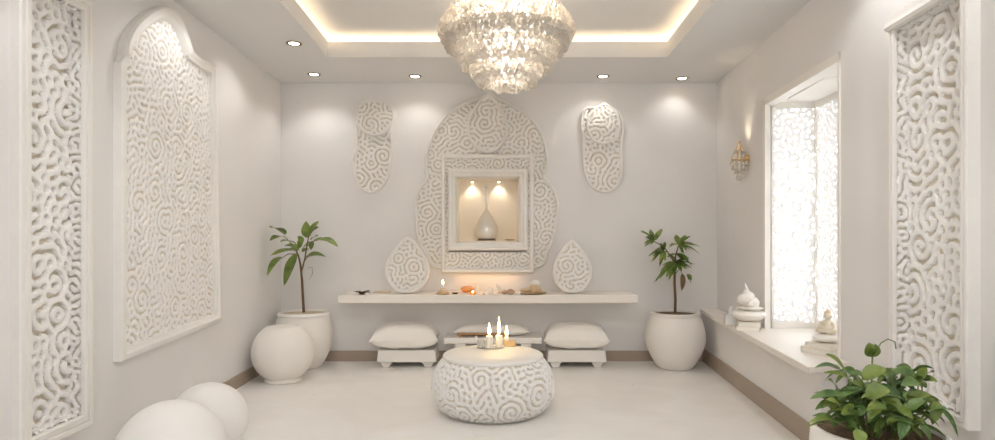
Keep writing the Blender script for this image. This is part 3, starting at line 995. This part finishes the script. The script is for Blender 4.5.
# potted sapling behind the vase
Y = 5.965
X = (304 - CX) * Y / F
t = planter('potted_sapling', 'matt white pot with a thin leafy sapling behind the round vase', X, Y, .27, .535, .242, M_SOIL_TAN, lip=False)
L = loc_px(t, Y)
m = MB()
m.tube([(0, 0, .5), L(303, 300), L(302, 280, .0), L(300.5, 265), L(298.5, 256, .02), L(294, 246, .03)], [.014, .013, .012, .01, .008, .005], 8)
m.tube([L(301.5, 272), L(305, 258, -.02), L(307, 245, -.03), L(309, 235, -.03)], [.008, .007, .006, .004], 8)
for a, b, c_ in (((296, 250), (290, 242), (284, 236)), ((307, 246), (314, 241), (322, 239)), ((297, 254), (288, 254), (282, 258)), ((304, 262), (306, 259), (308, 257))):
    m.tube([L(*a, .01), L(*b, .0), L(*c_, -.02)], [.005, .004, .003], 6)
m.tube([L(308, 268, .02), L(312, 267), L(312.5, 273), L(309, 280)], [.002, .002, .002, .001], 6)
obj('stem', m, M_STEM, t)
m = MB()
rnd = random.Random(3)
lf = [(285, 235, 270, 228, 17, .25), (286, 238, 270, 241, 11, .25), (296, 244, 280, 242, 9, .2), (297, 250, 270, 256, 10, .15), (283, 257, 267, 276, 9, .3), (297, 253, 284, 286, 14, .15), (299, 248, 303, 239, 12, .1),
      (307, 238, 306, 221, 12, -.1), (308, 237, 319, 221, 11, .15), (309, 234, 319, 227, 10, .2), (321, 238, 338, 247, 9, .2), (312, 241, 326, 241, 8, .2), (305, 258, 326, 257, 11, .35), (301, 250, 312, 242, 9, .15), (312, 241, 311, 250, 6, .1),
      (298, 251, 288, 249, 10, .2), (299, 250, 291, 245, 9, .2), (298, 255, 290, 262, 10, .2), (303, 243, 298, 236, 8, .1), (308, 236, 303, 226, 9, .0), (311, 240, 318, 236, 8, .2), (296, 247, 284, 246, 8, .2), (302, 252, 309, 249, 8, .2)]
for x0, y0, x1, y1, wp, ar in lf:
    dy = rnd.uniform(-.12, .1) if x1 > 282 else -.3
    m.leaf(L(x0, y0, dy * .3), L(x1, y1, dy), wp * Y / F * .85, arch=ar, up=(0, -.45, .9), fold=.2, belly=.45)
obj('foliage', m, M_LEAF, t, 60)

# single potted tree beside the ledge
Y = 5.935
X = (675 - CX) * Y / F
t = planter('potted_tree', 'matt white round pot with a small drooping-leaved tree beside the window ledge', X, Y, .282, .535, .225, M_SOIL)
L = loc_px(t, Y)
g = lambda x, y: (635 + x / 4.4, 220 + y / 4.4)
m = MB()
m.tube([(0, 0, .5), L(*g(178, 350)), L(*g(174, 280)), L(*g(175, 215)), L(*g(178, 160)), L(*g(190, 115), -.02)], [.014, .013, .012, .011, .008, .005], 8)
m.tube([L(*g(176, 190)), L(*g(150, 150), .02), L(*g(125, 115), .03), L(*g(85, 95), .02)], [.008, .006, .005, .004], 8)
m.tube([L(*g(178, 170)), L(*g(140, 140)), L(*g(125, 135))], [.005, .004, .003], 6)
m.tube([L(*g(175, 240)), L(*g(195, 215)), L(*g(208, 235))], [.004, .003, .002], 6)
obj('stem', m, M_STEM, t)
m = MB()
cl = [((85, 92), [(25, 45, 14), (65, 40, 12), (120, 38, 16), (42, 74, 12), (38, 112, 12), (60, 100, 10), (110, 70, 12)]),
      ((190, 108), [(180, 64, 18), (245, 70, 13), (222, 66, 11), (290, 122, 13), (286, 152, 10), (243, 138, 13), (215, 150, 12), (250, 100, 14), (150, 118, 12)]),
      ((125, 135), [(55, 162, 13), (70, 186, 11), (112, 100, 17), (85, 130, 13), (135, 100, 13), (108, 205, 12), (130, 180, 12)]),
      ((176, 190), [(92, 268, 14), (108, 240, 14), (82, 278, 10), (140, 252, 14), (152, 264, 12), (205, 228, 14), (250, 214, 14), (262, 198, 12), (238, 165, 13), (145, 150, 12), (215, 175, 14), (120, 200, 16), (170, 240, 14), (225, 220, 12), (155, 215, 16)]),
      ((180, 150), [(240, 175, 14), (255, 215, 12), (140, 165, 12), (215, 190, 14), (245, 195, 12)]),
      ((232, 238), [(246, 280, 13)])]
for (bx, by), tips in cl:
    for tx_, ty_, wp in tips:
        dy = rnd.uniform(-.14, .12)
        for q in range(2):
            dq = rnd.uniform(-.15, .12)
            m.leaf(L(*g(bx, by), dq * .2), L(*g(bx + (tx_ - bx) * rnd.uniform(.7, 1) + rnd.uniform(-9, 9), by + (ty_ - by) * rnd.uniform(.7, 1) + rnd.uniform(-7, 9)), dq), wp / 4.4 * Y / F * 1.1, arch=.22, up=(0, -.45, .9), fold=.25, belly=.42)
        m.leaf(L(*g(bx, by), dy * .2), L(*g(tx_, ty_), dy), wp / 4.4 * Y / F * 1.5, arch=.22 if ty_ > by - 5 else .08, up=(0, -.45, .9), fold=.2, belly=.45)
obj('foliage', m, M_LEAF, t, 60)
m = MB()
m.leaf(L(*g(208, 235), -.02), L(*g(205, 312), -.05), 26 / 4.4 * Y / F, arch=.1, up=(.3, -1, .2), fold=.25)
obj('withered_leaf', m, M_BROWN_LEAF, t, 60)['label'] = 'brown withered hanging leaf'

# leafy planter in the front corner
Y = 2.5
X = (878 - CX) * Y / F
t = thing('leafy_planter', 'bushy broad-leaved green plant in a white pot below the framed panel by the window', 'potted plant', (X, Y, 0))
zt = .475
obj('pot', pot([(.17, 0), (.18, .006), (.225, .12), (.25, .26), (.252, .36), (.245, .45), (.243, zt - .006), (.236, zt), (.224, zt - .004), (.22, zt - .06), (.01, zt - .07)]), M_POT, t)
obj('soil', MB().lathe([(.222, zt - .05), (.22, zt - .02), (.1, zt - .01), (.003, zt - .006)], 40), M_SOIL, t)
L = loc_px(t, Y)
rnd = random.Random(12)
st, fo_, fo2 = MB(), MB(), MB()
# main shoots: (tip pixel, depth offset)
shoots = [(833, 368, .05), (850, 372, .12), (862, 388, -.05), (822, 402, -.05), (838, 396, .08), (818, 424, -.12), (880, 380, .12), (893, 375, .1), (905, 378, .0), (920, 372, .02), (931, 380, -.02), (915, 392, -.1), (935, 400, .05),
          (937, 414, -.08), (925, 425, -.15), (900, 408, -.16), (880, 398, -.15), (862, 412, -.17), (845, 412, -.15), (870, 392, .16), (905, 395, .15), (830, 412, .0), (890, 425, -.2), (918, 408, .1), (855, 398, .0), (876, 385, .0)]
for x, y, dy in shoots:
    x = 872 + (x - 872) * .86
    tip = L(x, y, dy)
    b0 = Vector((tip.x * .35 + rnd.uniform(-.03, .03), tip.y * .4, zt - .015))
    mid = (b0 + tip) / 2 + Vector((-tip.x * .08, 0, .05))
    pts = [b0, (b0 + mid) / 2 + Vector((0, 0, .02)), mid, (mid + tip) / 2 + Vector((0, 0, .012)), tip]
    st.tube(pts, [.0045, .004, .0035, .003, .002], 6)
    out_ = Vector((tip.x, tip.y, 0))
    out_ = out_.normalized() if out_.length > .03 else Vector((0, -1, 0))
    for k in range(9):
        s = .36 + .08 * k
        i = min(3, int(s * 4)); f = s * 4 - i
        q = pts[i].lerp(pts[i + 1], f)
        a = rnd.uniform(-1.7, 1.7)
        dr = Matrix.Rotation(a, 3, 'Z') @ out_
        ln = rnd.uniform(.05, .1)
        tp = q + dr * ln + Vector((0, 0, rnd.uniform(-.05, .035)))
        (fo_ if rnd.random() < .6 else fo2).leaf(q, tp, ln * rnd.uniform(.34, .5), up=(0, -.2, .97), arch=rnd.uniform(.1, .4), fold=.35, belly=.4, roll=rnd.uniform(-.8, .8))
# large leaves the photo shows one by one: base, tip, width in pixels, depth
for x0, y0, x1, y1, wp, dy in [(848, 378, 825, 354, 15, 0.0), (852, 382, 823, 373, 9, -.02), (862, 380, 886, 369, 22, -.05), (866, 398, 890, 390, 24, -.14), (896, 378, 884, 371, 14, .02), (893, 372, 918, 378, 16, -.02), (922, 385, 901, 386, 18, -.08),
                               (918, 380, 927, 368, 12, .0), (922, 380, 938, 382, 13, .0), (846, 397, 810, 399, 13, -.06), (836, 388, 828, 380, 12, .0), (836, 420, 808, 423, 9, -.1), (928, 408, 942, 408, 13, -.06), (938, 402, 932, 425, 13, -.08), (860, 430, 858, 445, 14, -.28),
                               (905, 412, 925, 400, 14, -.14), (880, 402, 868, 420, 14, -.18), (905, 420, 900, 440, 12, -.22), (920, 425, 930, 440, 12, -.2), (835, 402, 815, 410, 10, -.05), (870, 385, 850, 372, 15, -.02), (842, 408, 826, 400, 12, -.1)]:
    (fo_ if (x0 + y0) % 2 else fo2).leaf(L(x0, y0, dy), L(x1, y1, dy - .02), wp * .8 * Y / F, up=(0, -.45, .9), arch=.25, fold=.3, belly=.42)
    st.tube([Vector((L(x0, y0, dy).x * .5, L(x0, y0, dy).y * .5, zt - .012)), L(x0, (y0 * 2 + 420) / 3, dy * .8), L(x0, y0, dy)], [.004, .003, .002], 6)
fo_.leaf(L(935, 405, -.05), L(958, 437, -.12), 6 * Y / F, up=(0, -.6, .8), arch=.35)
st.tube([L(872, 405, .0), L(871.5, 380), L(872.5, 355)], [.0045, .004, .0035], 6)
st.tube([L(875, 352), L(881, 343, .0), L(888, 339), L(895, 342), L(896, 349)], [.0025] * 5, 6)
obj('stem', st, M_GSTEM, t, 60)
obj('foliage', fo_, M_LEAF2, t, 60)
obj('young_foliage', fo2, M_LEAF, t, 60)
m = MB()
for k, (dx, w_) in enumerate(((-2, 13), (2, 12), (0, 10), (4, 9))):
    m.leaf(L(872.5, 357, -.01 * k), L(872 + dx * 1.6, 342.5 + k, -.012 * k), w_ * Y / F, up=(dx * .2, -1, .1), arch=.15, fold=.3, belly=.4)
obj('bud', m, M_LEAF, t, 60)

# ================================================================== BALLS
tag(obj('white_ball', MB().blob((0, 0, .24), .242, .242, .24, 48, 28), M_BALL, None, 180, loc=((171 - CX) * 2.9 / F, 2.9, 0)), 'larger smooth white round ball, nearer the camera of the pair on the floor', 'ball', 'white balls on the floor')
tag(obj('white_ball', MB().blob((0, 0, .208), .216, .22, .208, 48, 28), M_BALL, None, 180, loc=((208 - CX) * 3.53 / F, 3.53, 0)), 'smaller smooth white round ball partly hidden behind the bigger ball', 'ball', 'white balls on the floor')

# ================================================================== THINGS ON THE LEDGE
def book(label, loc, lx, ly, h, rot, group):
    t = thing('book', label, 'book', loc, rot, group)
    c = MB()
    c.box(-lx / 2, lx / 2, -ly / 2, ly / 2, 0, .004); c.box(-lx / 2, lx / 2, -ly / 2, ly / 2, h - .004, h); c.box(-lx / 2, -lx / 2 + .004, -ly / 2, ly / 2, .004, h - .004)
    obj('cover', c, M_BOOK, t)
    obj('pages', MB().box(-lx / 2 + .004, lx / 2 - .006, -ly / 2 + .006, ly / 2 - .006, .004, h - .004), M_PAGES, t)
    return t
zl = LZ + .0006
B1 = Vector((1.955, 4.88, zl))
book('lower of the two pale books under the shell sculpture on the ledge', B1, .17, .27, .032, R(-22), 'books on the ledge')
book('upper of the two pale books under the shell sculpture on the ledge', B1 + Vector((.004, .0, .0323)), .16, .25, .03, R(-18), 'books on the ledge')
zt_ = zl + .063
t = thing('shell_sculpture', 'white sculpture of a wide bowl, a disc and a spiral shell on two books', 'sculpture', (1.955, 4.87, zt_))
t.scale = (1.08, 1.08, 1.2)
obj('bowl_base', MB().lathe([(.05, 0), (.075, .006), (.115, .03), (.122, .045), (.11, .062), (.06, .07)], 36, sx=.95, sy=.95), M_CERAM, t)
obj('disc', MB().lathe([(.03, .066), (.075, .08), (.085, .088), (.07, .094), (.03, .096)], 32, (.01, -.01, 0)), M_CERAM, t)
m = MB()
for k in range(16):
    a = k * .75
    q = k / 15
    rr = .05 * (1 - q) ** .7 + .006
    c0 = Vector((.03 * (1 - q) * math.cos(a), .03 * (1 - q) * math.sin(a) , .098 + .1 * q))
    m.blob(c0 + Vector((-.012, 0, rr * .4)), rr, rr, rr * .75, 14, 9)
m.tube([(-.012, 0, .19), (-.02, 0, .22), (-.03, -.005, .245)], [.016, .009, .003], 8)
obj('shell', m, M_CERAM, t)
m = MB()
for a in (2.4, 3.3, 4.2, 5.2): m.leaf((-.01 + .02 * math.cos(a), .02 * math.sin(a), .1), (-.01 + .085 * math.cos(a), .085 * math.sin(a), .125), .04, arch=.1, fold=.3)
obj('petal', m, M_CERAM, t, 60)
Pg = Vector((1.945, 5.16, zl))
t = thing('glass_box', 'small clear glass box at the window end of the ledge beside the books', 'glass box', Pg, R(-12))
m = MB(); q = .072
m.box(-q, q, -q, q, 0, .006); m.box(-q, -q + .005, -q, q, .006, .075); m.box(q - .005, q, -q, q, .006, .075); m.box(-q + .005, q - .005, -q, -q + .005, .006, .075); m.box(-q + .005, q - .005, q - .005, q, .006, .075)
obj('walls', m, M_FROST, t)
obj('lid', MB().box(-q, q, -q, q, .0755, .081), M_FROST, t, bevel=.002)
t2 = thing('glass_birds', 'pair of tiny clear glass bird figures on top of the glass box', 'figurine', Pg + Vector((0, 0, .0815)), R(-12))
for dx in (-.026, .024):
    m = MB(); m.tube([(dx, 0, 0), (dx, 0, .012), (dx - .004, 0, .032), (dx + .004, 0, .052), (dx + .012, 0, .062)], [.016, .019, .014, .01, .003], 12)
    obj('bird', m, M_FROST, t2)
M_FIG = mat('cream_stoneware', (226, 214, 192), .5, bump=.1, bscale=60)
B2 = pz(826, 353, LZ) ; B2 = Vector((B2.x - .0, B2.y, zl))
book('lower pale book under the small seated figurine on the ledge', B2, .2, .2, .034, R(-68), 'books on the ledge')
book('upper pale book under the small seated figurine on the ledge', B2 + Vector((.012, .004, .0343)), .175, .18, .03, R(-64), 'books on the ledge')
tag(obj('round_cushion_stone', MB().blob((0, 0, .03), .088, .075, .03, 28, 14, lump=.03, seed=3), M_CERAM, None, 180, loc=B2 + Vector((.012, .004, .0645))), 'smooth flattened white stone between the figurine and its books', 'stone')
t = thing('seated_figurine', 'small cream seated figurine with a topknot on a flat stone by the window', 'figurine', B2 + Vector((.008, .0, .124)), R(-50))
m = MB()
m.blob((0, 0, .026), .052, .042, .028, 20, 12, lump=.04, seed=2)
m.blob((0, .004, .05), .036, .03, .036, 20, 12)
for sx in (-1, 1):
    m.tube([(sx * .03, 0, .068), (sx * .044, -.006, .046), (sx * .036, -.024, .03), (sx * .008, -.034, .028)], [.012, .013, .011, .008], 10)
    m.tube([(sx * .012, .0, .014), (sx * .048, -.02, .014), (sx * .02, -.042, .012), (-sx * .014, -.04, .014)], [.014, .016, .012, .008], 10)
m.tube([(0, .004, .08), (0, .003, .095)], [.012, .012], 10)
obj('body', m, M_FIG, t)
m = MB(); m.blob((0, .002, .108), .022, .022, .025, 18, 12); m.blob((0, -.02, .106), .005, .005, .007, 8, 6)
for sx in (-1, 1): m.blob((sx * .022, .003, .104), .004, .006, .011, 8, 6)
obj('head', m, M_FIG, t)
m = MB(); m.blob((0, .006, .126), .019, .019, .01, 16, 8, lump=.06); m.blob((0, .005, .138), .009, .009, .009, 12, 8); m.tube([(0, .005, .145), (0, .005, .154)], [.003, .002], 6)
obj('topknot', m, M_SHELL, t)

# ================================================================== CRYSTAL SCONCE
u, v = wall_uv_right(742.5, 160, .05)
sp_ = at_right(u, v)
t = thing('crystal_sconce', 'small brass wall sconce hung with crystal drops beside the window', 'wall lamp', sp_, ROT_R)
obj('back_plate', MB().lathe([(.028, 0), (.03, .004), (.03, .05), (.02, .06)], 20, (0, -.01, -.02)), M_BRASS, t)
obj('bracket', MB().tube([(0, -.01, -.005), (0, -.045, -.005), (0, -.075, -.002)], .006, 8), M_BRASS, t)
obj('brass_ring', MB().lathe([(.062, 0), (.07, .003), (.07, .01), (.062, .012)], 28, (0, -.075, -.005)), M_BRASS, t)
m = MB(); m.tube([(0, -.075, 0), (0, -.075, .1), (0, -.075, .14)], [.006, .008, .004], 8); m.blob((0, -.075, .15), .012, .012, .016, 12, 8)
for k in range(4):
    a = k * PI / 2
    m.tube([(.066 * math.cos(a), -.075 + .066 * math.sin(a), .005), (.05 * math.cos(a), -.075 + .05 * math.sin(a), .06), (.012 * math.cos(a), -.075 + .012 * math.sin(a), .13)], .0035, 6)
obj('crown_arms', m, M_BRASS, t)
DROP = MB().lathe([(.001, -.5), (.22, -.42), (.34, -.22), (.3, 0), (.14, .3), (.04, .5)], 7)
drop_me = None
def crystal(parent, p, s, name='crystal_drop', m=M_CRYSTAL):
    global drop_me
    if drop_me is None:
        o = obj(name, DROP, m, None, 20)
        drop_me = o.data
        o.parent = parent
    else:
        o = bpy.data.objects.new(name, drop_me)
        COL.objects.link(o); o.parent = parent
    o.location = p; o.scale = (s, s, s)
    o.rotation_euler = (0, 0, random.uniform(0, 3))
    return o
rnd = random.Random(5)
for k in range(10):
    a = 2 * PI * k / 10
    crystal(t, (.066 * math.cos(a), -.075 + .066 * math.sin(a), -.03), .045)
    crystal(t, (.056 * math.cos(a), -.075 + .056 * math.sin(a), -.068), .04)
for k in range(6):
    a = 2 * PI * k / 6
    crystal(t, (.034 * math.cos(a), -.075 + .034 * math.sin(a), -.1), .045)
    crystal(t, (.036 * math.cos(a), -.075 + .036 * math.sin(a), .07), .04)
for k in range(3):
    a = 2 * PI * k / 3 + .4
    crystal(t, (.015 * math.cos(a), -.075 + .015 * math.sin(a), -.15), .055)
l = lamp('sconce_uplight', 'SPOT', 8, (0, -.075, .05), (1, .82, .6), t, .015, spot_size=R(50), spot_blend=.8)
aim(l, (0, .16, 1))

# ================================================================== CHANDELIER
CHY = 4.2
CHX = (506.5 - CX) * CHY / F
t = thing('chandelier', 'huge tiered crystal chandelier hanging from the ceiling tray over the table', 'chandelier', (CHX, CHY, 0))
k_ = CHY / F
zpx = lambda y: CZ + (CY - y) * k_
rings = [(-16, 18), (-9, 26), (-3, 33), (3, 41), (9, 49), (15, 55), (21, 61.5), (27, 65.5), (32, 66), (37, 64), (42, 61), (45, 59), (50, 50), (56, 48), (61, 45), (65, 42.5), (69, 35), (74, 33), (78, 30), (81, 28), (84, 19), (87.5, 10)]
fr = MB()
for y, hw in rings[::3]:
    r_ = (hw - 4) * k_
    fr.lathe([(r_ - .004, -.004), (r_ + .004, -.004), (r_ + .004, .004), (r_ - .004, .004), (r_ - .004, -.0039)], 40, (0, 0, zpx(y) + .02))
obj('ring_frame', fr, M_MOULD, t)
obj('stem', MB().lathe([(.012, zpx(75)), (.012, ZT - .03), (.03, ZT - .03), (.075, ZT - .02), (.08, ZT - .001), (.01, ZT)], 24), M_BRASS, t)
core = MB()
beads = []
rnd = random.Random(17)
for i, (y, hw) in enumerate(rings):
    for lay, (dr, sc) in enumerate(((0, 1.0), (-6, .9))):
        rr = max(.012, (hw + dr) * k_)
        n = max(4, int(2 * PI * rr / (.041 if lay == 0 else .08)))
        for j in range(n):
            a = 2 * PI * (j + .5 * (i % 2)) / n + rnd.uniform(-.03, .03)
            s = .054 * sc * rnd.uniform(.85, 1.2) * (1.35 if y in (45, 65, 81) and lay == 0 else 1)
            beads.append((rr * math.cos(a), rr * math.sin(a), zpx(y) + .0 + rnd.uniform(-.008, .008), s, lay))
# the hundred nearest to the viewer in the outer layer are parts of their own
front = sorted([b for b in beads if b[4] == 0 and zpx(8) > b[2]], key=lambda b: b[1])[:100]
fs_ = set(id(b) for b in front)
for b in front: crystal(t, b[:3], b[3])
st = MB()
for b in beads:
    if id(b) in fs_: continue
    ca, sa = math.cos(b[0] * 50), math.sin(b[0] * 50)
    st.add([(b[0] + (vx * ca - vy * sa) * b[3], b[1] + (vx * sa + vy * ca) * b[3], b[2] + vz * b[3]) for vx, vy, vz in DROP.v], DROP.f)
o = obj('crystal_strands', st, M_CRYSTAL, t, 20)
o['kind'] = 'stuff'
for k in range(6):
    a = 2 * PI * k / 6
    q = (.2 * math.cos(a), .2 * math.sin(a), zpx(22))
    obj('bulb', MB().blob(q, .02, .02, .032, 12, 8), M_BULB, t)
for y_, w_ in ((6, 3), (28, 4), (46, 5), (62, 4), (76, 3)):
    lamp('chandelier_light', 'POINT', w_, (0, 0, zpx(y_)), (1, .94, .86), t, .08)
for k in range(6):
    lamp('chandelier_light', 'POINT', 1.5, (.24 * math.cos(PI * k / 3 + .5), .27 * math.sin(PI * k / 3 + .5), zpx(18)), (1, .94, .86), t, .06)

# ================================================================== DOWNLIGHTS
def downlight(label, x, y, watt=9, tilt=(0, .04, -1), cone=118):
    Y = (H - CZ) * F / (CY - y)
    p = Vector(((x - CX) * Y / F, Y, H))
    t = thing('ceiling_downlight', label, 'downlight', p, 0, 'recessed downlights in the lower ceiling')
    obj('trim_ring', MB().lathe([(.04, -.001), (.058, -.001), (.062, -.004), (.06, -.008), (.05, -.009), (.042, -.006), (.04, -.001)], 32), M_DARKBRASS, t)
    obj('lens', MB().lathe([(.041, -.001), (.041, -.005), (.02, -.0055), (.001, -.0055)], 28), M_LAMP, t)
    l = lamp('downlight_or_fill_spot', 'SPOT', watt * .62, (0, 0, -.014), (1, .97, .94), t, .02, spot_size=R(cone), spot_blend=.7)
    aim(l, tilt)
downlight('ceiling downlight over the arched panel wall, nearest the tray corner', 294, 43, 13, (-.35, .0, -1))
downlight('ceiling downlight above the potted sapling and round vase', 314, 74, 12)
downlight('ceiling downlight between the domed plaque and the shrine', 415, 76, 7)
downlight('ceiling downlight above the plaque with the pointed tip', 603, 76, 7, (-.12, .12, -1))
downlight('ceiling downlight above the single potted tree', 682, 78, 4.5, (-.08, .12, -1))
# outside the frame, light only: side-wall downlights, then fill spots added nearer the camera
for X, Y, w_, tl in ((-1.7, 4.0, 7, (-.25, 0, -1)), (1.6, 3.0, 8, (.3, 0.1, -1)), (1.5, 1.6, 15, (-.1, .4, -1)), (-1.3, 2.2, 16, (-.05, .2, -1)), (0, 1.6, 34, (0, .55, -1))):
    l = lamp('downlight_or_fill_spot', 'SPOT', w_, (X, Y, H - .014), (.97, .98, 1), None, .02, spot_size=R(120), spot_blend=.4)
    aim(l, tl)

# ================================================================== WORLD AND CAMERA
wd = bpy.data.worlds.new('daylight')
SC.world = wd
wd.use_nodes = True
bg = wd.node_tree.nodes['Background']
bg.inputs['Color'].default_value = (.93, .97, 1.03, 1)
bg.inputs['Strength'].default_value = 6.5
for nm, loc_, rz, sx, sy in (('window_portal', at_right((W0 + W1) / 2, (LZ + WZ1) / 2), 0, W1 - W0, WZ1 - LZ), ('rear_fill_portal', Vector((0, YB - .06, 1.8)), 0, .8, 1.4)):
    a = lamp(nm, 'AREA', 1, loc_, (1, 1, 1), None, shape='RECTANGLE')
    a.data.size = sx; a.data.size_y = sy
    a.data.cycles.is_portal = True
    aim(a, (-1, .066, 0) if nm == 'window_portal' else (0, 1, 0))
    if nm == 'window_portal': a.location += Vector((nx, ny, 0)) * (BD + .1)

cam = bpy.data.cameras.new('camera')
cam.sensor_fit = 'HORIZONTAL'; cam.sensor_width = 36
cam.lens = F / 995 * 36
cam.shift_x = -(CX - 497.5) / 995
cam.shift_y = (CY - 220) / 995
cam.clip_start = .05
co = bpy.data.objects.new('camera', cam)
COL.objects.link(co)
co.location = (0, 0, CZ); co.rotation_euler = (R(90), 0, 0)
SC.camera = co
SC.view_settings.view_transform = 'Standard'
SC.view_settings.look = 'None'
SC.view_settings.exposure = 0.58
SC.view_settings.gamma = 1.0
SC.cycles.use_denoising = True
SC.cycles.max_bounces = 10
SC.cycles.diffuse_bounces = 6
SC.cycles.sample_clamp_indirect = 6
